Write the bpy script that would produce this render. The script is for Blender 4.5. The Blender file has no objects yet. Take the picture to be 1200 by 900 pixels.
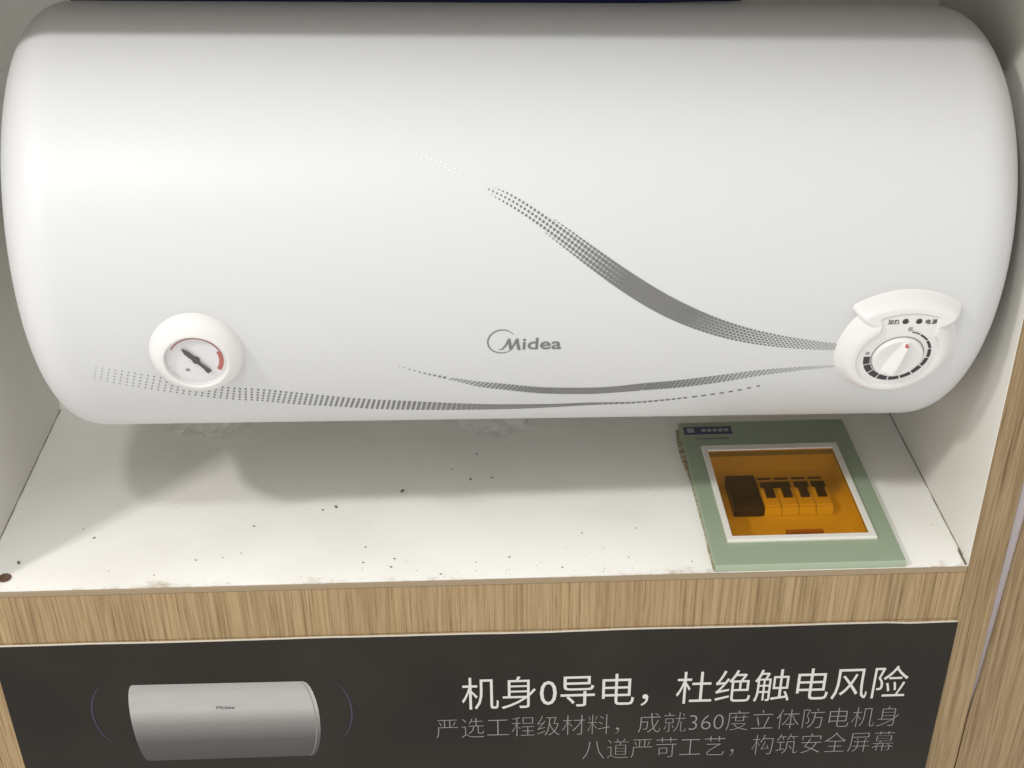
import bpy, bmesh, math, random
from mathutils import Matrix, Vector, noise
random.seed(7)
D = bpy.data
scene = bpy.context.scene
C = scene.collection

# ------------------------------------------------------------------ camera
cam_d = D.cameras.new('camera')
cam = D.objects.new('camera', cam_d); C.objects.link(cam)
_R = Vector((0.99957, -0.02550, -0.01480)); _F = Vector((0.0115, 0.7987, -0.6017)).normalized()
_R = (_R - _F * _R.dot(_F)).normalized(); _U = _R.cross(_F)
m = Matrix((( _R.x, _U.x, -_F.x, 0.0073), (_R.y, _U.y, -_F.y, -1.0946), (_R.z, _U.z, -_F.z, 0.7655), (0, 0, 0, 1)))
cam.matrix_world = m
cam_d.sensor_width = 36; cam_d.lens = 49.596
cam_d.shift_x = 0.01286; cam_d.shift_y = 0.23899
cam_d.clip_start = 0.02; cam_d.clip_end = 50
scene.camera = cam

# ------------------------------------------------------------------ room light
world = D.worlds.new('World'); scene.world = world; world.use_nodes = True
bg = world.node_tree.nodes['Background']
bg.inputs['Color'].default_value = (1.0, 0.98, 0.945, 1); bg.inputs['Strength'].default_value = 1.12

def ceiling_lamp(name, loc, target, sx, sy, power, col):
    l = D.lights.new(name, 'AREA'); l.shape = 'RECTANGLE'; l.size = sx; l.size_y = sy
    l.energy = power; l.color = col
    o = D.objects.new(name, l); C.objects.link(o)
    o.location = loc
    o.rotation_euler = (Vector(target) - Vector(loc)).to_track_quat('-Z', 'Y').to_euler()
    return o
ceiling_lamp('ceiling_lamp', (-1.52, -1.21, 1.70), (-.1, .1, .1), .22, .11, 25, (1.0, .97, .94))
ceiling_lamp('ceiling_lamp', (-0.38, -1.21, 1.70), (0, .1, .1), .14, .10, 9.5, (.96, .99, .985))

vs = scene.view_settings
vs.view_transform = 'Standard'; vs.look = 'None'; vs.exposure = 0; vs.gamma = 1
vs.use_curve_mapping = False

# ------------------------------------------------------------------ helpers
def tag(o, label, cat, group=None):
    o['label'] = label; o['category'] = cat
    if group: o['group'] = group
    return o
def empty(name, loc=(0, 0, 0)):
    o = D.objects.new(name, None); C.objects.link(o); o.location = loc; o.empty_display_size = .05
    return o
def link(name, me, mat, parent=None, smooth=False, offset=None):
    if mat: me.materials.append(mat)
    if smooth:
        for p in me.polygons: p.use_smooth = True
    o = D.objects.new(name, me); C.objects.link(o)
    if parent: o.parent = parent
    if offset is not None: o.location = offset
    return o
def mesh(name, verts, faces, mat, parent=None, smooth=False):
    me = D.meshes.new(name); me.from_pydata([tuple(v) for v in verts], [], faces); me.update()
    return link(name, me, mat, parent, smooth)
def box_bm(bm, x0, x1, y0, y1, z0, z1):
    vs_ = [bm.verts.new(p) for p in ((x0,y0,z0),(x1,y0,z0),(x1,y1,z0),(x0,y1,z0),(x0,y0,z1),(x1,y0,z1),(x1,y1,z1),(x0,y1,z1))]
    for f in ((3,2,1,0),(4,5,6,7),(0,1,5,4),(1,2,6,5),(2,3,7,6),(3,0,4,7)):
        bm.faces.new([vs_[i] for i in f])
def bm_obj(name, bm, mat, parent=None, bevel=0, seg=2, smooth=False):
    if bevel:
        bmesh.ops.bevel(bm, geom=list(bm.edges), offset=bevel, segments=seg, affect='EDGES', profile=.6)
    bmesh.ops.recalc_face_normals(bm, faces=list(bm.faces))
    me = D.meshes.new(name); bm.to_mesh(me); bm.free()
    return link(name, me, mat, parent, smooth)
def box(name, x0, x1, y0, y1, z0, z1, mat, parent=None, bevel=0, seg=2):
    bm = bmesh.new(); box_bm(bm, x0, x1, y0, y1, z0, z1)
    return bm_obj(name, bm, mat, parent, bevel, seg)
def ring_box(name, o, i, z0, z1, mat, parent=None, bevel=0):
    """rectangular plate with a rectangular opening; o, i = (x0,x1,y0,y1)"""
    bm = bmesh.new()
    def loop(r, z): return [bm.verts.new((x, y, z)) for x, y in ((r[0],r[2]),(r[1],r[2]),(r[1],r[3]),(r[0],r[3]))]
    ob, ot, ib, it = loop(o, z0), loop(o, z1), loop(i, z0), loop(i, z1)
    for k in range(4):
        j = (k + 1) % 4
        bm.faces.new((ot[k], ot[j], it[j], it[k])); bm.faces.new((ob[j], ob[k], ib[k], ib[j]))
        bm.faces.new((ob[k], ob[j], ot[j], ot[k])); bm.faces.new((ib[j], ib[k], it[k], it[j]))
    if bevel:
        es = [e for e in bm.edges if all(abs(v.co.z - z1) < 1e-6 for v in e.verts)
              and len({v in ot for v in e.verts}) == 1]
        bmesh.ops.bevel(bm, geom=es, offset=bevel, segments=2, affect='EDGES', profile=.5)
    return bm_obj(name, bm, mat, parent)

lerp = lambda a, b, t: a + (b - a) * t
cl = lambda x: max(0.0, min(1.0, x))

# ------------------------------------------------------------------ materials
def mat(name, col, rough=.5, metal=0, spec=.5, coat=0):
    m = D.materials.new(name); m.use_nodes = True
    b = m.node_tree.nodes['Principled BSDF']
    b.inputs['Base Color'].default_value = (*col, 1); b.inputs['Roughness'].default_value = rough
    b.inputs['Metallic'].default_value = metal; b.inputs['Specular IOR Level'].default_value = spec
    b.inputs['Coat Weight'].default_value = coat
    return m
def N(m, t, **kw):
    n = m.node_tree.nodes.new(t)
    for k, v in kw.items():
        if k in n.inputs: n.inputs[k].default_value = v
        else: setattr(n, k, v)
    return n
def L(m, a, b): m.node_tree.links.new(a, b)
def coords(m, scale=(1, 1, 1), rot=(0, 0, 0)):
    tc = N(m, 'ShaderNodeTexCoord'); mp = N(m, 'ShaderNodeMapping')
    mp.inputs['Scale'].default_value = scale; mp.inputs['Rotation'].default_value = rot
    L(m, tc.outputs['Object'], mp.inputs['Vector']); return mp.outputs['Vector']
def ramp(m, fac, stops):
    r = N(m, 'ShaderNodeValToRGB'); e = r.color_ramp.elements
    while len(e) < len(stops): e.new(.5)
    for k, (p, c) in enumerate(stops):
        e[k].position = p; e[k].color = (*c, 1) if len(c) == 3 else c
    L(m, fac, r.inputs['Fac']); return r.outputs['Color']
def bumpy(m, fac, strength, dist):
    b = N(m, 'ShaderNodeBump'); b.inputs['Strength'].default_value = strength; b.inputs['Distance'].default_value = dist
    L(m, fac, b.inputs['Height']); L(m, b.outputs['Normal'], m.node_tree.nodes['Principled BSDF'].inputs['Normal'])
def mix(m, fac, a, b, mode='MIX'):
    n = N(m, 'ShaderNodeMix', data_type='RGBA', blend_type=mode)
    for sock, val in ((n.inputs[0], fac), (n.inputs[6], a), (n.inputs[7], b)):
        if hasattr(val, 'links'): L(m, val, sock)
        else: sock.default_value = val if isinstance(val, (int, float)) else (*val, 1)
    return n.outputs[2]

def enamel_mat():
    m = mat('white_enamel', (.508, .511, .511), .40, 0, .5)
    b = m.node_tree.nodes['Principled BSDF']
    n = N(m, 'ShaderNodeTexNoise'); n.inputs['Scale'].default_value = 900; n.inputs['Detail'].default_value = 2
    L(m, coords(m), n.inputs['Vector']); bumpy(m, n.outputs['Fac'], .06, .0006)
    n2 = N(m, 'ShaderNodeTexNoise'); n2.inputs['Scale'].default_value = 9; n2.inputs['Detail'].default_value = 5
    L(m, coords(m), n2.inputs['Vector'])
    L(m, ramp(m, n2.outputs['Fac'], [(.3, (.42,)*3), (.7, (.48,)*3)]), b.inputs['Roughness'])
    return m
def laminate_mat(name, col, dirt, front=False):
    m = mat(name, col, .42, 0, .4)
    b = m.node_tree.nodes['Principled BSDF']; v = coords(m)
    n1 = N(m, 'ShaderNodeTexNoise'); n1.inputs['Scale'].default_value = 7; n1.inputs['Detail'].default_value = 6; L(m, v, n1.inputs['Vector'])
    c = mix(m, ramp(m, n1.outputs['Fac'], [(.45, (0, 0, 0)), (.85, (dirt,)*3)]), col, (.55, .50, .40))
    n2 = N(m, 'ShaderNodeTexNoise'); n2.inputs['Scale'].default_value = 130; n2.inputs['Detail'].default_value = 3; L(m, v, n2.inputs['Vector'])
    c = mix(m, ramp(m, n2.outputs['Fac'], [(.68, (0, 0, 0)), (.76, (.35,)*3)]), c, (.45, .37, .25))
    if front:   # grime gathered along the front edge of the shelf
        sx = N(m, 'ShaderNodeSeparateXYZ'); L(m, v, sx.inputs[0])
        mr = N(m, 'ShaderNodeMapRange'); L(m, sx.outputs['Y'], mr.inputs['Value'])
        mr.inputs['From Min'].default_value = .045; mr.inputs['From Max'].default_value = 0
        n3 = N(m, 'ShaderNodeTexNoise'); n3.inputs['Scale'].default_value = 60; n3.inputs['Detail'].default_value = 8; n3.inputs['Roughness'].default_value = .7; L(m, v, n3.inputs['Vector'])
        n4 = N(m, 'ShaderNodeTexNoise'); n4.inputs['Scale'].default_value = 8; L(m, v, n4.inputs['Vector'])
        mu = N(m, 'ShaderNodeMath', operation='MULTIPLY'); L(m, mr.outputs[0], mu.inputs[0]); L(m, n3.outputs['Fac'], mu.inputs[1])
        mu2 = N(m, 'ShaderNodeMath', operation='MULTIPLY'); L(m, mu.outputs[0], mu2.inputs[0]); L(m, n4.outputs['Fac'], mu2.inputs[1])
        c = mix(m, ramp(m, mu2.outputs[0], [(.235, (0, 0, 0)), (.40, (.75,)*3)]), c, (.34, .25, .13))
        # rubbed, scuffed film on the surface
        L(m, ramp(m, n3.outputs['Fac'], [(.3, (.36,)*3), (.7, (.55,)*3)]), b.inputs['Roughness'])
    L(m, c, b.inputs['Base Color'])
    bumpy(m, n2.outputs['Fac'], .08, .0005)
    return m
def wood_mat(name, tint=1.0, lean=0):
    m = mat(name, (.4, .28, .15), .5, 0, .35)
    b = m.node_tree.nodes['Principled BSDF']
    big = N(m, 'ShaderNodeTexNoise'); big.inputs['Scale'].default_value = 1; big.inputs['Detail'].default_value = 5; big.inputs['Roughness'].default_value = .62
    big.inputs['Distortion'].default_value = .5
    L(m, coords(m, (230, 230, 5.0), (0, lean, 0)), big.inputs['Vector'])
    fine = N(m, 'ShaderNodeTexNoise'); fine.inputs['Scale'].default_value = 1; fine.inputs['Detail'].default_value = 4; fine.inputs['Roughness'].default_value = .7
    L(m, coords(m, (620, 620, 12), (0, lean, 0)), fine.inputs['Vector'])
    wide = N(m, 'ShaderNodeTexNoise'); wide.inputs['Scale'].default_value = 1; wide.inputs['Detail'].default_value = 2
    L(m, coords(m, (16, 16, 1.2), (0, lean, 0)), wide.inputs['Vector'])
    tint *= .86
    a, d, l = (.315*tint, .216*tint, .106*tint), (.225*tint, .147*tint, .067*tint), (.385*tint, .275*tint, .147*tint)
    c = ramp(m, big.outputs['Fac'], [(.30, d), (.47, a), (.60, l), (.78, a)])
    c2 = ramp(m, fine.outputs['Fac'], [(.37, (.52, .46, .38)), (.46, (.95,)*3), (.7, (1.12,)*3)])
    c = mix(m, .8, c, c2, 'MULTIPLY')
    c3 = ramp(m, wide.outputs['Fac'], [(.35, (.94, .93, .92)), (.65, (1.05, 1.04, 1.02))])
    c = mix(m, 1.0, c, c3, 'MULTIPLY')
    L(m, c, b.inputs['Base Color']); bumpy(m, fine.outputs['Fac'], .25, .0008)
    return m
def film_mat(name, rough, base, edge, tint):
    """thin clear plastic: tinted see-through sheet with a soft sheen that grows at grazing angles"""
    m = D.materials.new(name); m.use_nodes = True; nt = m.node_tree; nt.nodes.clear()
    out = nt.nodes.new('ShaderNodeOutputMaterial'); tr = nt.nodes.new('ShaderNodeBsdfTransparent')
    gl = nt.nodes.new('ShaderNodeBsdfGlossy'); mx = nt.nodes.new('ShaderNodeMixShader'); lw = nt.nodes.new('ShaderNodeLayerWeight')
    pw = nt.nodes.new('ShaderNodeMath'); pw.operation = 'POWER'; pw.inputs[1].default_value = 3.0
    ma = nt.nodes.new('ShaderNodeMath'); ma.operation = 'MULTIPLY_ADD'; ma.inputs[1].default_value = edge; ma.inputs[2].default_value = base
    tr.inputs['Color'].default_value = (*tint, 1); gl.inputs['Roughness'].default_value = rough
    nt.links.new(lw.outputs['Facing'], pw.inputs[0]); nt.links.new(pw.outputs[0], ma.inputs[0]); nt.links.new(ma.outputs[0], mx.inputs[0])
    nt.links.new(tr.outputs[0], mx.inputs[1]); nt.links.new(gl.outputs[0], mx.inputs[2]); nt.links.new(mx.outputs[0], out.inputs[0])
    return m
def sealant_mat():
    m = mat('dirty_sealant', (.5, .42, .28), .7)
    n = N(m, 'ShaderNodeTexNoise'); n.inputs['Scale'].default_value = 140; n.inputs['Detail'].default_value = 6; L(m, coords(m), n.inputs['Vector'])
    L(m, ramp(m, n.outputs['Fac'], [(.36, (.26, .19, .10)), (.50, (.44, .36, .23)), (.62, (.62, .56, .45))]), m.node_tree.nodes['Principled BSDF'].inputs['Base Color'])
    bumpy(m, n.outputs['Fac'], .3, .001)
    return m
def poster_mat():
    m = mat('dark_print', (.022, .019, .016), .38, 0, .16)
    n = N(m, 'ShaderNodeTexNoise'); n.inputs['Scale'].default_value = 14; n.inputs['Detail'].default_value = 5; L(m, coords(m), n.inputs['Vector'])
    b = m.node_tree.nodes['Principled BSDF']
    L(m, ramp(m, n.outputs['Fac'], [(.35, (.34,)*3), (.7, (.46,)*3)]), b.inputs['Roughness'])
    n2 = N(m, 'ShaderNodeTexNoise'); n2.inputs['Scale'].default_value = 5; n2.inputs['Detail'].default_value = 7; L(m, coords(m), n2.inputs['Vector'])
    L(m, ramp(m, n2.outputs['Fac'], [(.4, (.0145, .0118, .0092)), (.75, (.025, .0200, .0152))]), b.inputs['Base Color'])
    return m
def heater_print_mat():
    """the photograph printed on the poster: a brushed grey tank, paler above"""
    m = mat('printed_grey', (.3, .3, .3), .4)
    sx = N(m, 'ShaderNodeSeparateXYZ'); L(m, coords(m), sx.inputs[0])
    mr = N(m, 'ShaderNodeMapRange'); L(m, sx.outputs['Z'], mr.inputs['Value'])
    mr.inputs['From Min'].default_value = -.218; mr.inputs['From Max'].default_value = -.114
    c = ramp(m, mr.outputs[0], [(0, (.034, .031, .029)), (.25, (.055, .051, .048)), (.48, (.17, .163, .156)), (.66, (.35, .342, .33)), (.85, (.34, .332, .32)), (1, (.27, .262, .252))])
    n = N(m, 'ShaderNodeTexNoise'); n.inputs['Scale'].default_value = 1; n.inputs['Detail'].default_value = 3; L(m, coords(m, (30, 30, 900)), n.inputs['Vector'])
    c = mix(m, .35, c, ramp(m, n.outputs['Fac'], [(.3, (.8,)*3), (.7, (1.15,)*3)]), 'MULTIPLY')
    L(m, c, m.node_tree.nodes['Principled BSDF'].inputs['Base Color'])
    return m

ENAMEL = enamel_mat()
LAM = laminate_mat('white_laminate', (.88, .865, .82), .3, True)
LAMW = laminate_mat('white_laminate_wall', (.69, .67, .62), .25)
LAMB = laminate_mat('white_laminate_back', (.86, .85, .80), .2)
WOOD = wood_mat('oak_veneer'); WOOD_SHADED = wood_mat('oak_veneer_stile_shaded', .84); WOOD2 = wood_mat('oak_veneer_dark', .84, .012)  # stile copy of the oak tinted darker: light falloff to the right painted in
BAND = mat('edge_band', (.25, .185, .11), .55)
JOINT = mat('joint_dirt', (.17, .135, .09), .8)
PLASTIC = mat('white_plastic', (.60, .59, .575), .30, 0, .5)
KNOBP = mat('knob_plastic', (.62, .61, .595), .28, 0, .5)
INK = mat('silver_ink', (.16, .16, .157), .42, .4, .5)
BLACK = mat('black_print', (.018, .017, .017), .45)
GREYP = mat('grey_print', (.20, .195, .18), .5)
RED = mat('red_print', (.36, .085, .07), .45)
PINK = mat('pale_red_print', (.34, .13, .115), .45)
DIAL = mat('dial_card', (.62, .60, .615), .5)
NEEDLE = mat('needle_metal', (.05, .05, .05), .35, .3)
GREEN = mat('green_plate', (.285, .348, .245), .5)
GLINT = mat('painted_glint_ink', (.68, .68, .67), .35)  # silver dots in the highlight: their glint is painted as a paler colour
FRAMEW = mat('frame_plastic', (.72, .70, .64), .4)
AMBER = film_mat('amber_plastic', .22, .055, .35, (.966, .765, .265))
BRK = mat('breaker_plastic', (.84, .82, .76), .45)
BRKB = mat('breaker_black', (.018, .018, .02), .4)
NAVY = mat('navy_sticker', (.016, .018, .075), .4)
NAVYB = mat('navy_board', (.02, .03, .12), .5)
STK = mat('sticker_print', (.34, .34, .38), .5)
POSTER = poster_mat(); POSTERE = mat('board_core', (.62, .58, .50), .7)
WHITEP = mat('white_print', (.50, .495, .465), .5)
GREYT = mat('grey_lettering', (.19, .185, .173), .5)
BLUEP = mat('blue_print', (.020, .022, .050), .5)
FILM = film_mat('clear_film', .12, .06, .26, (.975, .975, .97))
LENS = film_mat('clear_lens', .05, .03, .25, (.985, .985, .985))
SEAL = sealant_mat()
CRUMB = mat('crumb', (.17, .135, .10), .9)
BROWNP = mat('brown_cap', (.11, .06, .035), .6)
METAL = mat('bracket_metal', (.45, .45, .45), .4, .9)

# ------------------------------------------------------------------ display cabinet
cab = empty('display_cabinet', (0, 0, 0))
tag(cab, 'white lined oak display cabinet bay holding the water heater', 'cabinet')
HX = .47; BY = .362; TOPZ = .5527
win = (.2505, .3895, .047, .220)
ring_box('shelf_floor', (-HX, HX, .0016, BY), win, -.0062, 0, LAM, cab)
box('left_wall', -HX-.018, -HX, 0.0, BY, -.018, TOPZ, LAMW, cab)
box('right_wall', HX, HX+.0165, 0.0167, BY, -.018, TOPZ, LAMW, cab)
box('back_wall', -HX-.018, HX+.0165, BY+.0005, BY+.018, -.018, TOPZ+.02, LAMB, cab)
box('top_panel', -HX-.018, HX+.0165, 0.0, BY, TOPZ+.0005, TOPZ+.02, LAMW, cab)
box('front_rail', -.53, HX, 0.0, .0165, -.0615, -.0065, WOOD, cab, .0006, 1)
# the edge band along the shelf front
box('edge_band', -.53, HX-.0003, -.0006, .0014, -.0063, -.0007, BAND, cab, .0005, 1)
box('stile', HX+.0002, .5035, -.0006, .0165, -.45, .70, WOOD_SHADED, cab, .0007, 1)
box('lower_panel', -.53, HX, .0005, .0160, -.45, -.0618, WOOD, cab)
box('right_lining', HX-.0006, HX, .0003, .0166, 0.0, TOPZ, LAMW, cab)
for s in (-1, 1):
    bm = bmesh.new(); n = 60
    rows = []
    for i in range(n + 1):
        y = .002 + (BY - .004) * i / n
        w = .0007 + .0008 * noise.noise((y * 40, s * 3, 0)) + (.0018 if i < 5 and s > 0 else 0)
        rows.append([bm.verts.new((s * HX, y, .0014 * (.5 + .5 * abs(noise.noise((y * 60, 4, s)))))), bm.verts.new((s * (HX - max(w, .0003)), y, .0004))])
    for a, b in zip(rows, rows[1:]): bm.faces.new((a[0], a[1], b[1], b[0]))
    bm_obj('joint_line', bm, JOINT, cab)
# brown fixing hole cap in the shelf's front corner
bm = bmesh.new()
prof = [(.0002, -.0005), (.0032, -.0004), (.0046, .0004), (.0054, .0010), (.0064, .0002)]
prev = None
for r, z in prof:
    cur = [bm.verts.new((-.4478 + r * math.cos(t * math.pi / 12), .0225 + r * 1.15 * math.sin(t * math.pi / 12), z + .0008)) for t in range(24)]
    if prev:
        for k in range(24): bm.faces.new((prev[k], prev[(k+1) % 24], cur[(k+1) % 24], cur[k]))
    prev = cur
bm_obj('screw_cap', bm, BROWNP, cab, smooth=True)

# navy board on the back wall
nb = box('wall_board', -.37, .274, BY-.0095, BY, .4265, .545, NAVYB, None, .0006, 1)
tag(nb, 'dark navy board on the back wall above the water heater', 'board')

# the neighbour on the right: an oak side that leans away, its pale core edge in the gap
nbr = empty('neighbouring_cabinet', (.56, 0, -.45))
tag(nbr, 'oak board right of the cabinet beyond the pale narrow gap', 'cabinet')
def prism_y(name, poly, y0, y1, mt, parent, off=(0, 0, 0)):
    n = len(poly)
    v = [(x - off[0], y0 - off[1], z - off[2]) for x, z in poly] + [(x - off[0], y1 - off[1], z - off[2]) for x, z in poly]
    f = [tuple(range(n)), tuple(range(2*n-1, n-1, -1))] + [(i, i + n, (i+1) % n + n, (i+1) % n) for i in range(n)]
    bm = bmesh.new(); bv = [bm.verts.new(p) for p in v]
    for q in f: bm.faces.new([bv[i] for i in q])
    return bm_obj(name, bm, mt, parent)
o = prism_y('side_board', [(.5042, -.45), (.5045, -.19), (.5075, -.144), (.5112, -.0206), (.5132, .0454), (.530, .70), (.62, .70), (.62, -.45)], -.0008, .30, WOOD2, nbr, (.56, 0, -.45))
box('core_edge', .5037-.56, .545-.56, .0030, .30, 0.0, 1.15, mat('pale_core', (.37, .33, .345), .6), nbr)
# ------------------------------------------------------------------ poster
po = empty('poster', (0, .0003, -.45))
tag(po, 'dark advertising poster with white Chinese lettering on the cabinet front', 'poster')
PY = -.0168
def P(x, z, d): return (x, -d, z + .45)
def prism_p(name, poly, d0, d1, mt):
    """flat polygon on the poster, d = distance in front of its back"""
    n = len(poly)
    v = [P(x, z, d1) for x, z in poly] + [P(x, z, d0) for x, z in poly]
    f = [tuple(range(n)), tuple(range(2*n-1, n-1, -1))] + [(i, i + n, (i+1) % n + n, (i+1) % n) for i in range(n)]
    bm = bmesh.new(); bv = [bm.verts.new(p) for p in v]
    for q in f: bm.faces.new([bv[i] for i in q])
    return bm_obj(name, bm, mt, po)
top = []
for i in range(41):
    x = -.4695 + .941 * i / 40
    top.append((x, -.0632 - .0011 * noise.noise((x * 9, 1, 0)) - .0004 * noise.noise((x * 60, 2, 0)) - (.0012 if i > 37 else 0)))
prism_p('board_core', [(-.4698, -.449), (.4710, -.449)] + top[::-1], 0, .0026, POSTERE)
prism_p('printed_sheet', [(-.4699, -.4492), (.4711, -.4492)] + [(x, z - .0002) for x, z in top[::-1]], .00262, .0030, POSTER)

dg_text = []
def text_tris(body, off=0.0, res=3):
    cu = D.curves.new('lettering', 'FONT'); cu.body = body; cu.resolution_u = res; cu.offset = off
    ob = D.objects.new('lettering_source', cu); C.objects.link(ob)
    dg = bpy.context.evaluated_depsgraph_get()
    me = ob.evaluated_get(dg).to_mesh()
    v = [(p.co.x, p.co.y) for p in me.vertices]; f = [tuple(p.vertices) for p in me.polygons]
    ob.evaluated_get(dg).to_mesh_clear(); D.objects.remove(ob); D.curves.remove(cu)
    x0 = min(a for a, b in v); x1 = max(a for a, b in v); y0 = min(b for a, b in v); y1 = max(b for a, b in v)
    return [((a - x0) / (x1 - x0), (b - y0) / (y1 - y0)) for a, b in v], f
def flat_obj(name, verts, faces, mt, parent, want):
    o = mesh(name, verts, faces, mt, parent)
    me = o.data; w = Vector(want)
    if me.polygons and sum((p.normal.dot(w)) * p.area for p in me.polygons) < 0: me.flip_normals()
    return o
def poster_text(body, x0, x1, z0, z1, off, mt):
    v, f = text_tris(body, off)
    adv = [DIG if c.isdigit() else 1.0 for c in body]; tot = sum(adv) * 1.0
    edges = [0.0]
    for a in adv: edges.append(edges[-1] + a / tot)
    thin, full = (v, f), text_tris(body, 0.0)
    for k, c in enumerate(body):        # one object for each character
        v, f = full if c == '导' else thin
        sel = [q for q in f if edges[k] <= sum(v[i][0] for i in q) / len(q) < (edges[k+1] if k + 1 < len(body) else 9)]
        use = sorted({i for q in sel for i in q}); ix = {i: n for n, i in enumerate(use)}
        if not sel: continue
        flat_obj('lettering', [P(lerp(x0, x1, v[i][0]), lerp(z0, z1, v[i][1]), .0033) for i in use], [tuple(ix[i] for i in q) for q in sel], mt, po, (0, -1, 0))
DIG = .555
poster_text('机身0导电，杜绝触电风险', -.0155, .4335, -.1595, -.1165, -.003, WHITEP)
poster_text('严选工程级材料，成就360度立体防电机身', -.0430, .4315, -.1965, -.1695, -.019, GREYT)
poster_text('八道严苛工艺，构筑安全屏幕', .1078, .4320, -.2310, -.2030, -.019, GREYT)
# the heater pictured on the poster
def heater_outline(g=0):
    pts = []
    for k in range(13):      # left end, bulging left
        t = -math.pi/2 + math.pi * k / 12
        pts.append((-.3415 - (.0085 + g) * math.cos(t), -.1650 + (.0505 + g) * math.sin(t)))
    for k in range(13):
        t = math.pi/2 - math.pi * k / 12
        pts.append((-.1725 + (.0125 + g) * math.cos(t), -.1650 + (.0495 + g) * math.sin(t)))
    return pts
HPR = heater_print_mat()
bmv = heater_outline()
flat_obj('printed_heater', [P(x, z, .0033) for x, z in bmv], [tuple(range(len(bmv)))], HPR, po, (0, -1, 0))
# the object coordinate of a poster child starts at the poster's foot: shift the ramp
for n_ in HPR.node_tree.nodes:
    if n_.type == 'MAP_RANGE':
        n_.inputs['From Min'].default_value = .45 - .216; n_.inputs['From Max'].default_value = .45 - .114
def stroke(name, pts, w, d, mt):
    v = []; f = []
    for i, (x, z) in enumerate(pts):
        a = pts[max(i-1, 0)]; b = pts[min(i+1, len(pts)-1)]
        t = Vector((b[0]-a[0], b[1]-a[1])).normalized(); ww = w * (.25 + .75 * math.sin(math.pi * (i + .5) / len(pts)))
        v += [P(x - t.y * ww, z + t.x * ww, d), P(x + t.y * ww, z - t.x * ww, d)]
        if i: f.append((2*i-2, 2*i-1, 2*i+1, 2*i))
    flat_obj(name, v, f, mt, po, (0, -1, 0))
stroke('end_seam', [(-.1765 + .0125 * math.cos(t), -.1650 + .0492 * math.sin(t)) for t in [1.5 - 3.0 * k / 20 for k in range(21)]], .00045, .0036, GREYP)
stroke('printed_arc', [(-.355 - .032 * math.cos(t), -.152 + .045 * math.sin(t)) for t in [-1.0 + 2.0 * k / 20 for k in range(21)]], .0008, .0034, BLUEP)
stroke('printed_arc', [(-.157 + .030 * math.cos(t), -.155 + .045 * math.sin(t)) for t in [-1.0 + 2.0 * k / 20 for k in range(21)]], .0008, .0034, BLUEP)
v, f = text_tris('Midea'); flat_obj('lettering', [P(-.262 + .018 * a, -.1485 + .004 * b, .0036) for a, b in v], f, BLACK, po, (0, -1, 0))

# ------------------------------------------------------------------ water heater
TR_, TL_, TF, TD = .17877, .8335, .0540, .078     # radius, length, depth and drop of the rounded ends
TC = Vector((.0408, .1478, .2935))
TM = Matrix.Rotation(.035234, 3, 'Y') @ Matrix.Rotation(.042594, 3, 'Z')
heater = empty('water_heater')
heater.matrix_world = Matrix.Translation(TC + TM @ Vector((0, 0, -TR_))) @ TM.to_4x4()
tag(heater, 'large white horizontal cylindrical water heater filling the cabinet bay', 'water heater')
def T(x, s, h=0.0):
    """x along the axis, s arc length above the horizontal on the front, h above the shell (metres)"""
    ph = s / TR_; r = TR_ + h
    return Vector((x, -r * math.cos(ph), r * math.sin(ph) + TR_))
bm = bmesh.new()
prof = []
hl = TL_ / 2
NA = 22
def end_r(w): return TR_ - TD * (1 - (1 - min(1.0, w) ** 2.5) ** .5)
ws = [math.sin(math.pi / 2 * k / NA) ** .9 for k in range(NA + 1)]
for w in ws[::-1]: prof.append((-hl + TF - TF * w, end_r(w)))
for k in range(1, 24): prof.append((-hl + TF + (TL_ - 2 * TF) * k / 24, TR_))
for w in ws: prof.append((hl - TF + TF * w, end_r(w)))
NS = 192; prev = None; first = None
for x, r in prof:
    cur = [bm.verts.new((x, -r * math.cos(2*math.pi*t/NS), r * math.sin(2*math.pi*t/NS) + TR_)) for t in range(NS)]
    if prev:
        for k in range(NS): bm.faces.new((prev[k], prev[(k+1) % NS], cur[(k+1) % NS], cur[k]))
    prev = cur
bm_obj('shell', bm, ENAMEL, heater, smooth=True)
for s in (-1, 1):
    bm = bmesh.new(); prev = None
    for r, dx in ((TR_ - TD + .0004, -.0002), (TR_ - TD - .004, -.0015), (.06, .002), (.001, .003)):
        cur = [bm.verts.new((s * (hl + dx), -r * math.cos(2*math.pi*t/96), r * math.sin(2*math.pi*t/96) + TR_)) for t in range(96)]
        if prev:
            for k in range(96): bm.faces.new((prev[k], prev[(k+1) % 96], cur[(k+1) % 96], cur[k]))
        prev = cur
    bm_obj('end_cap', bm, ENAMEL, heater, smooth=True)
# hooks to the back wall
for x in (-.24, .24):
    yb = BY - (TC.y + .0426 * (x)) - .0015
    bm = bmesh.new(); box_bm(bm, x - .02, x + .02, TR_ - .012, yb, TR_ + .02, TR_ + .11)
    bm_obj('wall_bracket', bm, METAL, heater, .001, 1)

# water connections under the shell, wrapped in film
for x, col in ((-.31, (.30, .03, .03)), (-.02, (.03, .06, .25))):
    bm = bmesh.new(); bmesh.ops.create_cone(bm, cap_ends=True, segments=24, radius1=.0105, radius2=.0105, depth=.034)
    bmesh.ops.translate(bm, vec=(x, .055, .002), verts=bm.verts)
    pp = bm_obj('water_pipe', bm, METAL, heater)
    bm = bmesh.new(); bmesh.ops.create_cone(bm, cap_ends=True, segments=24, radius1=.016, radius2=.017, depth=.006)
    bmesh.ops.translate(bm, vec=(x, .055, .008), verts=bm.verts)
    bm_obj('colour_ring', bm, mat('ring_plastic', col, .4), pp)

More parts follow.
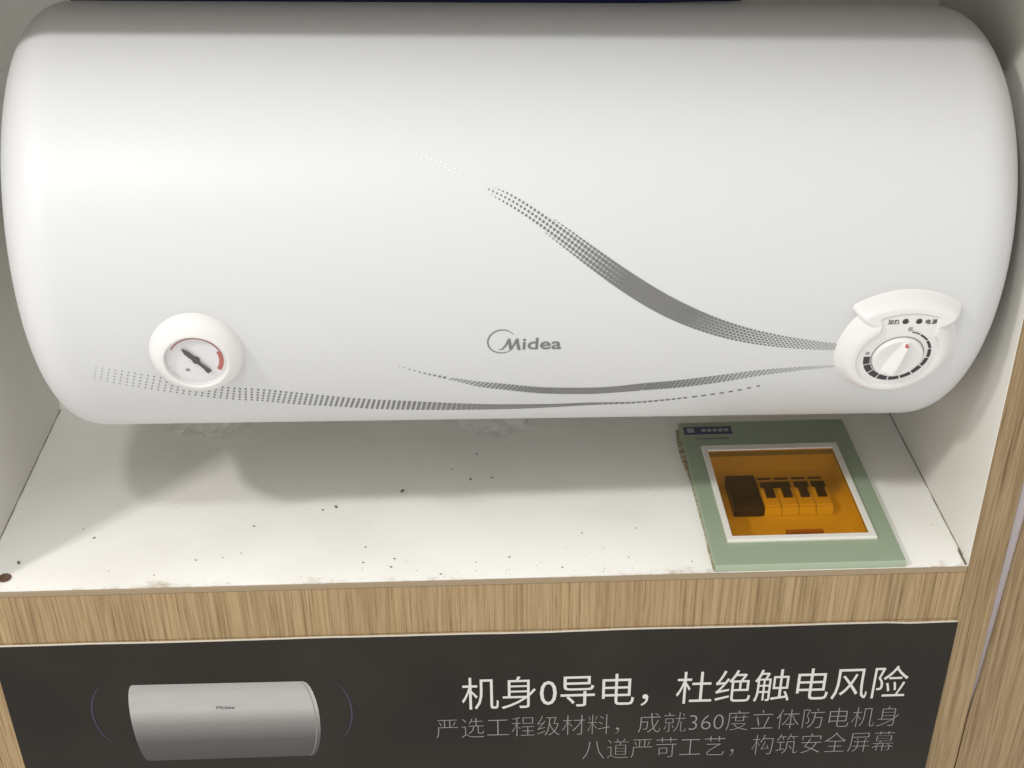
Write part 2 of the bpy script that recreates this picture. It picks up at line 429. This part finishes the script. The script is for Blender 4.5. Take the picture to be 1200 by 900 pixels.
# --- printed dot stripes
S1U=[(-95,118.5),(-60,107),(-30,90.7),(-15,85.2),(0,77.9),(15,69.1),(30,59.5),(45,49.5),(60,39.3),(75,29.2),(90,19.5),(105,10.3),(120,1.8),(135,-5.9),(150,-12.8),(165,-19.0),(180,-24.3),(195,-28.9),(210,-32.8),(225,-36.2),(240,-39.1),(255,-41.7),(272,-44.5)]
S1L=[(-95,114.4),(-60,99.5),(-30,84.4),(-15,75.5),(0,65.3),(15,54.3),(30,42.9),(45,31.5),(60,20.4),(75,9.8),(90,-0.1),(105,-9.2),(120,-17.3),(135,-24.4),(150,-30.5),(165,-35.7),(180,-39.9),(195,-43.3),(210,-45.9),(225,-47.8),(240,-49.2),(255,-50.1),(272,-50.8)]
S2U=[(-103.9,-61.3),(-86.3,-69.0),(-68.4,-74.8),(-50.3,-80.0),(-32.1,-84.3),(-13.8,-87.5),(4.7,-91.3),(23.2,-94.2),(60.2,-95.7),(82.2,-94.2),(108.2,-89.6),(134.6,-86.0),(169.3,-79.5),(203.5,-73.2),(238.2,-69.7),(272,-67.7)]
S2L=[(-104.0,-62.1),(-86.3,-70.6),(-68.4,-77.7),(-50.2,-84.8),(-31.8,-92.5),(-13.3,-96.6),(5.3,-100.9),(24.1,-104.1),(61.4,-105.8),(83.5,-103.9),(109.8,-100.5),(136.5,-97.4),(171.4,-90.2),(205.2,-81.1),(239.3,-74.5),(272,-70.3)]
S3U=[(-354.3,-57.2),(-325.6,-63.4),(-306.2,-69.4),(-277.8,-77.7),(-243.2,-86.7),(-216.6,-90.3),(-185.9,-96.8),(-154.9,-104.6),(-123.0,-110.7),(-86.3,-116.3),(-49.1,-121.7),(-21.0,-124.7),(7.2,-125.7),(35.4,-125.7),(63.5,-123.8),(101.2,-123.2),(122.0,-120.2),(157.6,-112.3),(190.4,-102.6),(208.3,-95.2)]
S3L=[(-357.6,-73.5),(-329.4,-84.1),(-309.7,-90.1),(-281.0,-98.8),(-245.8,-107.8),(-218.8,-111.8),(-187.6,-119.3),(-155.9,-124.4),(-123.6,-131.0),(-86.3,-134.8),(-48.6,-136.5),(-20.3,-136.5),(8.0,-135.4),(36.1,-132.5),(64.1,-128.9),(101.8,-126.6),(122.5,-123.0),(158.0,-114.3),(190.8,-104.4),(208.7,-96.9)]
def interp(tab):
    """natural smooth curve s(x) through the table (Catmull-Rom in x)"""
    def g(x):
        n = len(tab)
        if x <= tab[0][0]: return tab[0][1]
        if x >= tab[-1][0]: return tab[-1][1]
        i = 0
        while tab[i+1][0] < x: i += 1
        p1, p2 = tab[i], tab[i+1]; p0 = tab[i-1] if i else p1; p3 = tab[i+2] if i + 2 < n else p2
        m1 = (p2[1]-p0[1])/((p2[0]-p0[0]) or 1); m2 = (p3[1]-p1[1])/((p3[0]-p1[0]) or 1)
        h = p2[0]-p1[0]; t = (x-p1[0])/h
        return (2*t**3-3*t*t+1)*p1[1] + (t**3-2*t*t+t)*h*m1 + (-2*t**3+3*t*t)*p2[1] + (t**3-t*t)*h*m2
    return g
def dots(name, U, Lw, spans, H=.00035, mt=None):
    """spans: (x0, x1, pitch, rows, fill(t), lean in mm across the stripe); solid where rows == 0"""
    u, l = interp(U), interp(Lw); V = []; F = []
    mid = lambda x: (u(x) + l(x)) / 2
    def pt(x, v, lean=0.0):
        """v runs square across the stripe from its lower (0) to its upper edge (1)"""
        al = math.atan2(mid(x + 1.5) - mid(x - 1.5), 3.0); ca, sa = math.cos(al), math.sin(al)
        o_ = (v - .5) * (u(x) - l(x)) * ca; q = lean * (v - .5)
        return T((x - sa * o_ + ca * q) / 1000, (mid(x) + ca * o_ + sa * q) / 1000, H)
    for x0, x1, pitch, rows, fill, shear in spans:
        if rows < 0:       # a square lattice of fixed pitch, cut to the stripe's outline
            x = x0
            while x < x1:
                sl = (mid(x + 1.5) - mid(x - 1.5)) / 3.0; ca = 1 / math.hypot(1, sl); wd = (u(x) - l(x)) * ca
                q = fill((x - x0) / (x1 - x0))[0] * pitch / 2; kmax = int(wd / 2 / pitch + .5) + 1
                for kk in range(-kmax, kmax + 1):
                    lo, hi = max(-wd / 2, kk * pitch - q), min(wd / 2, kk * pitch + q)
                    if hi - lo < .35 * q: continue
                    cvm, hv = (lo + hi) / 2 / wd + .5, (hi - lo) / 2 / wd; hu = q * ca; ct = lerp(.55, .06, cl((q / pitch * 2 - .70) / .29)); c1, c2 = hu * ct, hv * ct; k = len(V)
                    for du, dv in ((-hu+c1, -hv), (hu-c1, -hv), (hu, -hv+c2), (hu, hv-c2), (hu-c1, hv), (-hu+c1, hv), (-hu, hv-c2), (-hu, -hv+c2)):
                        V.append(pt(x + du, cvm + dv))
                    F.append(tuple(range(k, k + 8)))
                x += pitch * ca
            continue
        n = max(1, round((x1 - x0) / pitch))
        for i in range(n):
            xa = x0 + (x1 - x0) * i / n; xb = x0 + (x1 - x0) * (i + 1) / n
            if rows == 0:
                sa, sb = shear; k = len(V); M_ = 6
                for q in range(M_ + 1):
                    for e in (i, i + 1):
                        t = e / n; V.append(pt(x0 + (x1 - x0) * t, q / M_, lerp(sa, sb, t)))
                    if q: F.append((k + 2*q - 2, k + 2*q - 1, k + 2*q + 1, k + 2*q))
                continue
            qu, qv = fill((i + .5) / n)
            cut = lerp(.58, .05, cl((min(qu, qv) - .66) / .34)) if rows > 1 else .18
            w = xb - xa
            for j in range(rows):
                cx = (xa + xb) / 2; cv = (j + .5) / rows
                hu = w * qu / 2; hv = qv / rows / 2; cu_, cv_ = hu * cut, hv * cut
                k = len(V); lean0 = shear * (cv - .5)
                for du, dv in ((-hu+cu_, -hv), (hu-cu_, -hv), (hu, -hv+cv_), (hu, hv-cv_), (hu-cu_, hv), (-hu+cu_, hv), (-hu, hv-cv_), (-hu, -hv+cv_)):
                    V.append(pt(cx + du + lean0, cv + dv))
                F.append(tuple(range(k, k + 8)))
    o = flat_obj(name, V, F, mt or INK, heater, (0, -1, 0)); o['kind'] = 'stuff'
    return o
dots('dot_stripe', S1U, S1L, [(-94, -50, 3.6, 2, lambda t: (.34, .34), 0)], .00035, GLINT)
dots('dot_stripe', S1U, S1L, [
    (-29, 88.6, 3.5, -1, lambda t: (lerp(.36, .995, t ** .85),) * 2, 0),
    (89.3, 125, 2.0, 0, None, (0, 9)),
    (124.9, 270, 3.5, 6, lambda t: (lerp(1.0, .54, t ** .75), lerp(1.0, .52, t ** .75)), 9)])
dots('dot_stripe', S2U, S2L, [
    (-104, -62, 4.0, 1, lambda t: (lerp(.25, .6, t), lerp(.6, .8, t)), 0),
    (-60, 31, 3.7, 4, lambda t: (lerp(.55, .97, t), lerp(.6, .98, t)), 3),
    (31.3, 107.5, 2.0, 0, None, (3, 5)),
    (108, 272, 3.7, 4, lambda t: (lerp(.96, .42, t), lerp(.92, .42, t)), 5)])
dots('dot_stripe', S3U, S3L, [
    (-354, -220, 5.0, 5, lambda t: (lerp(.18, .40, t), lerp(.20, .52, t)), 0),
    (-220, -110, 4.4, 5, lambda t: (lerp(.40, .56, t), lerp(.55, .90, t)), 0),
    (-110, -21.9, 4.4, 1, lambda t: (lerp(.56, 1.0, t), 1.0), 0),
    (-22, 71, 2.0, 0, None, (0, 0)),
    (71, 150, 5.0, 1, lambda t: (lerp(.9, .62, t), 1.0), 0),
    (152, 212, 7.5, 1, lambda t: (lerp(.62, .35, t), 1.0), 0)])

# --- wordmark
def sprint(name, polys, mt, H=.00035, parent=heater):
    V = []; F = []
    for poly in polys:
        k = len(V); V += [T(x / 1000, s / 1000, H) for x, s in poly]; F.append(tuple(range(k, k + len(poly))))
    return flat_obj(name, V, F, mt, parent, (0, -1, 0))
v, f = text_tris('idea', .012)
flat_obj('wordmark', [T((-.2 + 32.2 * a) / 1000, (-45.8 + 11.8 * b) / 1000, .00035) for a, b in v], f, INK, heater, (0, -1, 0))
arc = []; out = []; inn = []
for k in range(49):
    t = math.radians(38 + 285 * k / 48)
    w = .35 + .75 * max(0, math.sin(math.pi * k / 48)) ** .7 * (1 if k < 30 else .85)
    cx, cs, rx, rs = -17.6, -37.5, 12.0, 12.0
    out.append((cx + rx * math.cos(t), cs + rs * math.sin(t))); inn.append((cx + (rx - w) * math.cos(t), cs + (rs - w) * math.sin(t)))
for i in range(48): arc.append([out[i], out[i+1], inn[i+1], inn[i]])
sprint('logo_ring', arc, INK)
def taper(pts, w):
    q = []; a_, b_ = [], []
    for i, (x, s) in enumerate(pts):
        p, n = pts[max(i-1, 0)], pts[min(i+1, len(pts)-1)]
        t = Vector((n[0]-p[0], n[1]-p[1])).normalized(); a_.append((x - t.y*w[i], s + t.x*w[i])); b_.append((x + t.y*w[i], s - t.x*w[i]))
    for i in range(len(pts)-1): q.append([a_[i], a_[i+1], b_[i+1], b_[i]])
    return q
mk = taper([(-20, -45.9), (-16.5, -44.9), (-14, -41), (-11.6, -35.0)], [.15, .6, .8, .95])
sprint('logo_letter', mk, INK, .00040)
sprint('logo_letter', taper([(-11.7, -34.5), (-10.9, -39), (-9.7, -45.7)], [1.05, 1.15, 1.2]), INK, .00045)
sprint('logo_letter', taper([(-9.9, -45.6), (-7.5, -41), (-5.1, -35.0)], [.7, .75, .9]), INK, .00050)
sprint('logo_letter', taper([(-5.0, -34.4), (-4.4, -39), (-2.9, -45.9)], [1.0, 1.15, 1.25]), INK, .00055)

# --- local tangent frames for the two fittings
class Frame:
    def __init__(s, x0, ph0):
        s.n = Vector((0, -math.cos(ph0), math.sin(ph0))); s.e2 = Vector((0, math.sin(ph0), math.cos(ph0)))
        s.o = Vector((x0, 0, TR_)) + s.n * TR_
    def __call__(s, a, b, h):     # millimetres
        return s.o + Vector((a / 1000, 0, 0)) + s.e2 * (b / 1000) + s.n * (h / 1000)
def sag(b): return TR_ * 1000 - math.sqrt((TR_ * 1000) ** 2 - b * b)
def lathe(name, fr, c, prof, mt, parent, n=72, conform=None):
    bm = bmesh.new(); prev = None
    for r, h in prof:
        cur = []
        for t in range(n):
            a = c[0] + r * math.cos(2*math.pi*t/n); b = c[1] + r * math.sin(2*math.pi*t/n)
            hh = h if h is not None else -sag(b) - .6
            cur.append(bm.verts.new(fr(a, b, hh)))
        if prev:
            for k in range(n): bm.faces.new((prev[k], prev[(k+1) % n], cur[(k+1) % n], cur[k]))
        prev = cur
    if prof[-1][0] < .2: bmesh.ops.remove_doubles(bm, verts=prev, dist=.001)
    return bm_obj(name, bm, mt, parent, smooth=True)
def sector(name, fr, c, r0, r1, a0, a1, h, mt, parent, n=10):
    V = []; F = []
    for i in range(n + 1):
        t = math.radians(lerp(a0, a1, i / n)); ri = r0(i / n) if callable(r0) else r0; ro = r1(i / n) if callable(r1) else r1
        V += [fr(c[0] + ri*math.cos(t), c[1] + ri*math.sin(t), h), fr(c[0] + ro*math.cos(t), c[1] + ro*math.sin(t), h)]
        if i: F.append((2*i-2, 2*i-1, 2*i+1, 2*i))
    return flat_obj(name, V, F, mt, parent, fr.n)

# --- thermometer
G = Frame(-.2656, -.24657); gc = (-.6, -2.2)
therm = lathe('thermometer', G, gc, [(38.6, None), (38.0, .4), (37.2, 2.6), (35.2, 5.6), (32.0, 8.4), (28.6, 10.6), (26.6, 11.5), (25.7, 11.5), (25.2, 11.1), (24.9, 10.4), (24.7, 7.0), (24.4, 6.6)], PLASTIC, heater, 96)
lathe('dial_face', G, gc, [(24.5, 6.8), (12, 6.8), (.1, 6.8)], DIAL, therm, 72)
sector('red_arc', G, gc, 20.6, 21.8, 24, 152, 7.05, PINK, therm, 40)
sector('red_arc', G, gc, 18.4, 22.0, -32, 23, 7.10, RED, therm, 24)
bm = bmesh.new()
def needle_part():
    d = Vector((-.64, .77)).normalized(); q = Vector((-d.y, d.x))
    lo = []; hi = []
    for t, w in ((-15.5, 2.1), (-13.5, 2.2), (-10, 1.5), (-3, 1.3), (0, 1.8), (6, 2.0), (10.5, 2.2), (15.5, .4)):
        for s in (1, -1): pass
        lo.append((gc[0] + d.x*t + q.x*w, gc[1] + d.y*t + q.y*w)); hi.append((gc[0] + d.x*t - q.x*w, gc[1] + d.y*t - q.y*w))
    poly = lo + hi[::-1]
    b = [bm.verts.new(G(x, y, 8.6)) for x, y in poly]; t = [bm.verts.new(G(x, y, 9.2)) for x, y in poly]
    n = len(poly)
    bm.faces.new(t); bm.faces.new(b[::-1])
    for i in range(n): bm.faces.new((b[i], b[(i+1) % n], t[(i+1) % n], t[i]))
needle_part(); bm_obj('needle', bm, NEEDLE, therm)
lathe('needle_hub', G, gc, [(2.9, 6.9), (2.9, 9.4), (2.2, 10.2), (.1, 10.3)], NEEDLE, therm, 24)
sprk = [(gc[0] - 8 + 1.9 * math.cos(t), gc[1] - 11 + 1.5 * math.sin(t)) for t in [k * math.pi / 8 for k in range(16)]]
flat_obj('dial_emblem', [G(x, y, 7.05) for x, y in sprk], [tuple(range(16))], GREYP, therm, G.n)
lathe('lens', G, gc, [(24.9, 10.3), (18, 10.6), (9, 10.9), (.1, 11.0)], LENS, therm, 64)

# --- control panel: a moulded housing, built as a relief over the shell
K = Frame(.31899, -.32876); kc = (-4.0, 9.9)
def sd_lens(a, b):
    a += 2.2; d1, d2 = math.hypot(a, b + 24.5) - 86.8, math.hypot(a, b - 100.5) - 68.0
    h = cl(.5 + .5 * (d1 - d2) / 6.5); return lerp(d2, d1, h) + 6.5 * h * (1 - h)
def smin(a, b, k):
    h = cl(.5 + .5 * (b - a) / k); return lerp(b, a, h) - k * h * (1 - h)
def sstep(x): x = cl(x); return x * x * (3 - 2 * x)
def flat_h(b): return 9.0 if b < 32 else 9.0 - (sag(b) - sag(32)) * .92
def relief(a, b):
    rc = math.hypot(a - kc[0], b - kc[1]); ln = sd_lens(a, b)
    base = -sag(b) - .4
    # round bezel
    t = cl((51.5 - rc) / 15.0)
    hb = lerp(base, 10.6, math.sin(t * math.pi / 2) ** 1.05)
    # visor
    t2 = cl((2.2 - ln) / 6.2)
    hv = lerp(base, flat_h(b) + 2.0, math.sin(t2 * math.pi / 2) ** .85)
    h = max(hb, hv) if ln < 2.2 else hb
    # recess: dial, neck and small lens
    neck = max(abs(a + 2.0) - 23.5, b - 47, 12 - b)
    inner = min(rc - 34.2, neck, ln + 8.6)
    k = sstep((-inner + .7) / 1.4)
    return lerp(h, flat_h(b), k)
bm = bmesh.new(); st = .6; A0, A1, B0, B1 = -58, 50, -44, 72
na, nbb = int((A1-A0)/st), int((B1-B0)/st); grid = {}
for i in range(na + 1):
    for j in range(nbb + 1):
        a, b = A0 + i*st, B0 + j*st
        rc = math.hypot(a - kc[0], b - kc[1])
        if rc < 53 or sd_lens(a, b) < 3.6: grid[i, j] = bm.verts.new(K(a, b, relief(a, b)))
for i in range(na):
    for j in range(nbb):
        q = [grid.get(p) for p in ((i, j), (i+1, j), (i+1, j+1), (i, j+1))]
        if all(q): bm.faces.new(q)
panel = bm_obj('control_panel', bm, PLASTIC, heater, smooth=True)
if panel.data.polygons[0].normal.dot(K.n) < 0: panel.data.flip_normals()
# scale marks round the knob
for k in range(12):
    a0 = 181 + 22.0 * k; a1 = a0 + 19.3
    wi = lambda t, k=k: 28.2 - (5.4 if k < 5 else max(.9, 5.4 - (k - 4) * .62))
    sector('scale_mark', K, kc, wi, 28.2, a0, a1 if k < 11 else a0 + 16, 9.25, BLACK, panel, 6)
def ktext(body, a0, a1, b0, b1, h, mt, off=.015):
    v, f = text_tris(body, off)
    flat_obj('lettering', [K(lerp(a0, a1, x), lerp(b0, b1, y), h(lerp(b0, b1, y))) for x, y in v], f, mt, panel, K.n)
hf = lambda b: flat_h(b) + .28
for ch, a0 in (('加', -20.8), ('热', -15.8), ('电', 10.6), ('源', 15.8)): ktext(ch, a0, a0 + 4.5, 43.6, 48.0, hf, BLACK)
ktext('低', -2.6, 1.6, 37.2, 41.2, hf, GREYP)
ktext('高', -32.0, -28.2, 11.6, 15.0, hf, GREYP, .01)
for cx in (-6.2, 5.2):
    p = [(cx + 2.5 * math.cos(t), 45.9 + 2.5 * math.sin(t)) for t in [k * math.pi / 10 for k in range(20)]]
    lathe('indicator_light', K, (cx, 45.9), [(2.6, flat_h(45.9) - .5), (2.5, flat_h(45.9) + .45), (1.5, flat_h(45.9) + .8), (.1, flat_h(45.9) + .9)], BLACK, panel, 20)
# knob
bm = bmesh.new(); ring0 = None; NR, NT = 26, 96; rows = []
def knob_h(a, b):
    r = math.hypot(a, b)
    rot = math.radians(-8); u = a * math.cos(rot) + b * math.sin(rot); v_ = -a * math.sin(rot) + b * math.cos(rot)
    dish = 4.0 - 1.6 * math.exp(-((r / 16) ** 4))
    w = lerp(3.2, 11.0, cl((19 - v_) / 36))
    x = abs(u) / w
    crest = 8.6 * (1 - .35 * cl((abs(v_ - 2) - 6) / 14) ** 2)
    grip = crest * max(0, 1 - x ** 1.5) if x < 1 else 0
    endf = sstep((20.8 - r) / 6.0)
    return max(dish, dish + (grip - 1.0) * endf)
for i in range(NR + 1):
    r = 20.9 * i / NR
    if i == 0: rows.append([bm.verts.new(K(kc[0], kc[1], 9 + knob_h(0, 0)))]); continue
    rows.append([bm.verts.new(K(kc[0] + r*math.cos(2*math.pi*t/NT), kc[1] + r*math.sin(2*math.pi*t/NT), 9 + knob_h(r*math.cos(2*math.pi*t/NT), r*math.sin(2*math.pi*t/NT)) - (1.0 if i == NR else 0))) for t in range(NT)])
rows.append([bm.verts.new(K(kc[0] + 21.3*math.cos(2*math.pi*t/NT), kc[1] + 21.3*math.sin(2*math.pi*t/NT), 9.1)) for t in range(NT)])
for i in range(len(rows) - 1):
    for t in range(NT):
        if i == 0: bm.faces.new((rows[0][0], rows[1][t], rows[1][(t+1) % NT]))
        else: bm.faces.new((rows[i][t], rows[i+1][t], rows[i+1][(t+1) % NT], rows[i][(t+1) % NT]))
bm_obj('knob', bm, KNOBP, panel, smooth=True)
sector('knob_groove', K, kc, 21.3, 22.2, 0, 360, 9.2, GREYP, panel, 64)
rd = (kc[0] + 2.2, kc[1] + 17.2)
lathe('red_marker', K, rd, [(1.5, 12), (1.45, 9 + knob_h(2.2, 17.2) + .5), (.1, 9 + knob_h(2.2, 17.2) + .8)], RED, panel, 18)

# ------------------------------------------------------------------ electrical box
eb = empty('distribution_box', (.32, .14, 0))
tag(eb, 'pale green flush electrical box with amber window beneath the water heater', 'electrical box')
EX, EY = .32, .14
def ebx(name, x0, x1, y0, y1, z0, z1, mt, parent=None, bevel=0):
    return box(name, x0-EX, x1-EX, y0-EY, y1-EY, z0, z1, mt, parent or eb, bevel, 1)
def ebr(name, o, i, z0, z1, mt, parent=None, bevel=0):
    sh = lambda r: (r[0]-EX, r[1]-EX, r[2]-EY, r[3]-EY)
    return ring_box(name, sh(o), sh(i), z0, z1, mt, parent or eb, bevel)
ebr('cover_plate', (.2293, .4105, .0015, .2800), (.2510, .3880, .0462, .2165), .0003, .0074, GREEN, None, .0008)
fr_ = ebr('window_frame', (.2464, .3918, .0400, .2245), (.2524, .3855, .0480, .2140), .0074, .0102, FRAMEW, None, .0009)
pane = ebx('window_pane', .2526, .3853, .0482, .2138, .0072, .0088, AMBER)
ebx('latch', .3070, .3435, .0560, .0610, .0030, .0070, mat('amber_latch', (.40, .22, .08), .4), pane)
ebr('inner_wall', (.2508, .3892, .0473, .2197), (.2524, .3876, .0489, .2181), -.060, .0002, BRK)
ebx('inner_cover', .2526, .3874, .0491, .2179, -.024, -.020, BRK)
def eshift(y): return y + .013      # the parts sit about 8 mm below the plate
x = .2690
d = ebx('main_switch', .2685, .2990, .127, .191, -.0195, -.008, BRKB, None, .0008)
ebx('switch_lever', .2740, .2935, .146, .170, -.0078, -.0045, BRKB, d, .0006)
for k in range(4):
    x0 = .3005 + k * .0178
    b = ebx('circuit_breaker', x0, x0 + .0172, .127, .190, -.0195, -.0105, BRK, None, .0007)
    ebx('raised_body', x0 + .0004, x0 + .0168, .131, .178, -.0104, -.0085, BRK, b, .0007)
    ebx('toggle', x0 + .0040, x0 + .0134, .144, .163, -.0084, -.0060, BRKB, b, .0006)
    ebx('rating_print', x0 + .0015, x0 + .0155, .1835, .1875, -.0103, -.0100, BRKB, b)
    if k != 1: ebx('toggle_bar', x0 + .0012, x0 + (.0330 if k == 0 else .0160), .1632, .1745, -.0084, -.0068, BRKB, b, .0006)
# sticker
st_ = ebx('sticker', .2330, .2850, 0.2525, 0.2690, 0.0076, 0.0079, NAVY)
ebx('sticker_mark', .2365, .2440, 0.2565, 0.2655, 0.0080, 0.0081, STK, st_)
for k in range(5): ebx('sticker_mark', .2520 + k * .0062, .2566 + k * .0062, .2577, .2637, .0080, .0081, STK, st_)
ebx('sticker_edge', .2330, .2850, 0.2500, 0.2522, 0.0076, 0.0078, mat('sticker_pale', (.33, .35, .33), .5), st_)
for k in range(10): ebx('printed_dot', .2450 + k * .0036, .2470 + k * .0036, .2420, .2445, .0076, .0077, BRKB)
# dried sealant round the plate
def bead(pts, wfun, seed, name='sealant_bead'):
    bm = bmesh.new(); rows = []
    for i, (x, y, nx, ny) in enumerate(pts):
        w, h = wfun(i / (len(pts) - 1)); j = noise.noise((i * .037 + .3, seed + .4, .2)); w = max(.0005, w * (1 + .8 * j)); h = h * (1 + .4 * noise.noise((i * .11, seed + 9.3, 2.2)))
        row = []
        for q, hz in ((0, 1.0), (.35, .85), (.7, .45), (1.0, .0)):
            row.append(bm.verts.new((x + nx * w * q - EX, y + ny * w * q - EY, .0003 + max(.0001, h * hz))))
        rows.append(row)
    for a, b in zip(rows, rows[1:]):
        for q in range(3): bm.faces.new((a[q], a[q+1], b[q+1], b[q]))
    return bm_obj(name, bm, SEAL, eb, smooth=True)
n = 150
bead([(.2294, .002 + .275 * i / n, -1, 0) for i in range(n + 1)], lambda t: (.0014 + (.0034 * sstep((t - .58) / .14) * (1 - .6 * sstep((t - .9) / .1))), .00012), 3)
bead([(.4106, .004 + .12 * i / n, 1, 0) for i in range(n + 1)], lambda t: (.0013 * (1 - t) + .0004, .0008), 8)

# ------------------------------------------------------------------ clear film hanging under the heater
def film(name, centre, size, seed, label):
    rnd = random.Random(seed)
    bm = bmesh.new(); bmesh.ops.create_icosphere(bm, subdivisions=4, radius=1)
    for v in bm.verts:
        p = v.co.copy()
        rid = abs(noise.noise(p * 2.3 + Vector((seed, 0, 0)))) + .6 * abs(noise.noise(p * 5.1 + Vector((0, seed, 0)))) + .35 * abs(noise.noise(p * 11 + Vector((0, 0, seed))))
        k = .80 + .40 * rid
        q = Vector((p.x * size[0] * k, p.y * size[1] * k, p.z * size[2] * k))
        if p.z > .35: q.z = max(q.z, size[2] * .35)
        v.co = q
    o = bm_obj(name, bm, FILM, None); o.location = centre
    tag(o, label, 'plastic film', 'clear film under the water heater'); return o
film('plastic_wrap', (.022, .200, .086), (.056, .042, .038), 4, 'crumpled clear plastic film hanging below the middle of the water heater')
film('plastic_wrap', (-.272, .208, .084), (.048, .042, .036), 11, 'crumpled clear plastic film hanging below the thermometer end of the heater')

# ------------------------------------------------------------------ crumbs on the shelf
crumbs = [(-.376,.089,1.6),(-.390,.106,1),(-.4405,.048,2.6),(-.139,.135,2.6),(-.152,.130,1.5),(-.219,.103,1.5),(-.269,.045,1.3),(-.226,.055,1.0),(-.243,.048,.9),(-.105,.060,1.3),(-.076,.038,1.3),(-.106,.033,1.4),(-.079,.024,1.6),(-.031,.010,1.4),(.035,.036,1.3),(.085,.016,1.2),(.108,.075,1.1),(.162,.081,1.0),(-.001,.183,2.0),(.006,.235,1.6),(-.072,.162,3.0),(.022,.185,1.6),(-.020,.205,1.3),(-.305,.021,1.0),(.21,.02,1.0),(.003,.029,.9),(-.35,.03,.8),(.15,.03,.9)]
bm = bmesh.new(); rnd = random.Random(3)
for (x, y, r) in crumbs + [(rnd.uniform(-.44, .22), abs(rnd.gauss(0, .012)) + .002, rnd.uniform(.3, .7)) for _ in range(34)] + [(rnd.uniform(-.44, .22), rnd.uniform(.01, .2), rnd.uniform(.2, .4)) for _ in range(24)]:
    g = bmesh.ops.create_icosphere(bm, subdivisions=1, radius=r / 1000 * .72)
    rot = Matrix.Rotation(rnd.uniform(0, 6.28), 3, 'Z')
    for v in g['verts']:
        p = v.co.copy(); p = Vector((p.x * 1.5, p.y * .9, p.z * .5)); p *= 1 + .4 * noise.noise(p * 900 + Vector((x * 50, y * 50, 0)))
        v.co = rot @ p + Vector((x, y, r / 1000 * .35))
cr = bm_obj('crumbs', bm, CRUMB); cr['kind'] = 'stuff'
tag(cr, 'dark crumbs and grit scattered over the white shelf', 'crumbs')
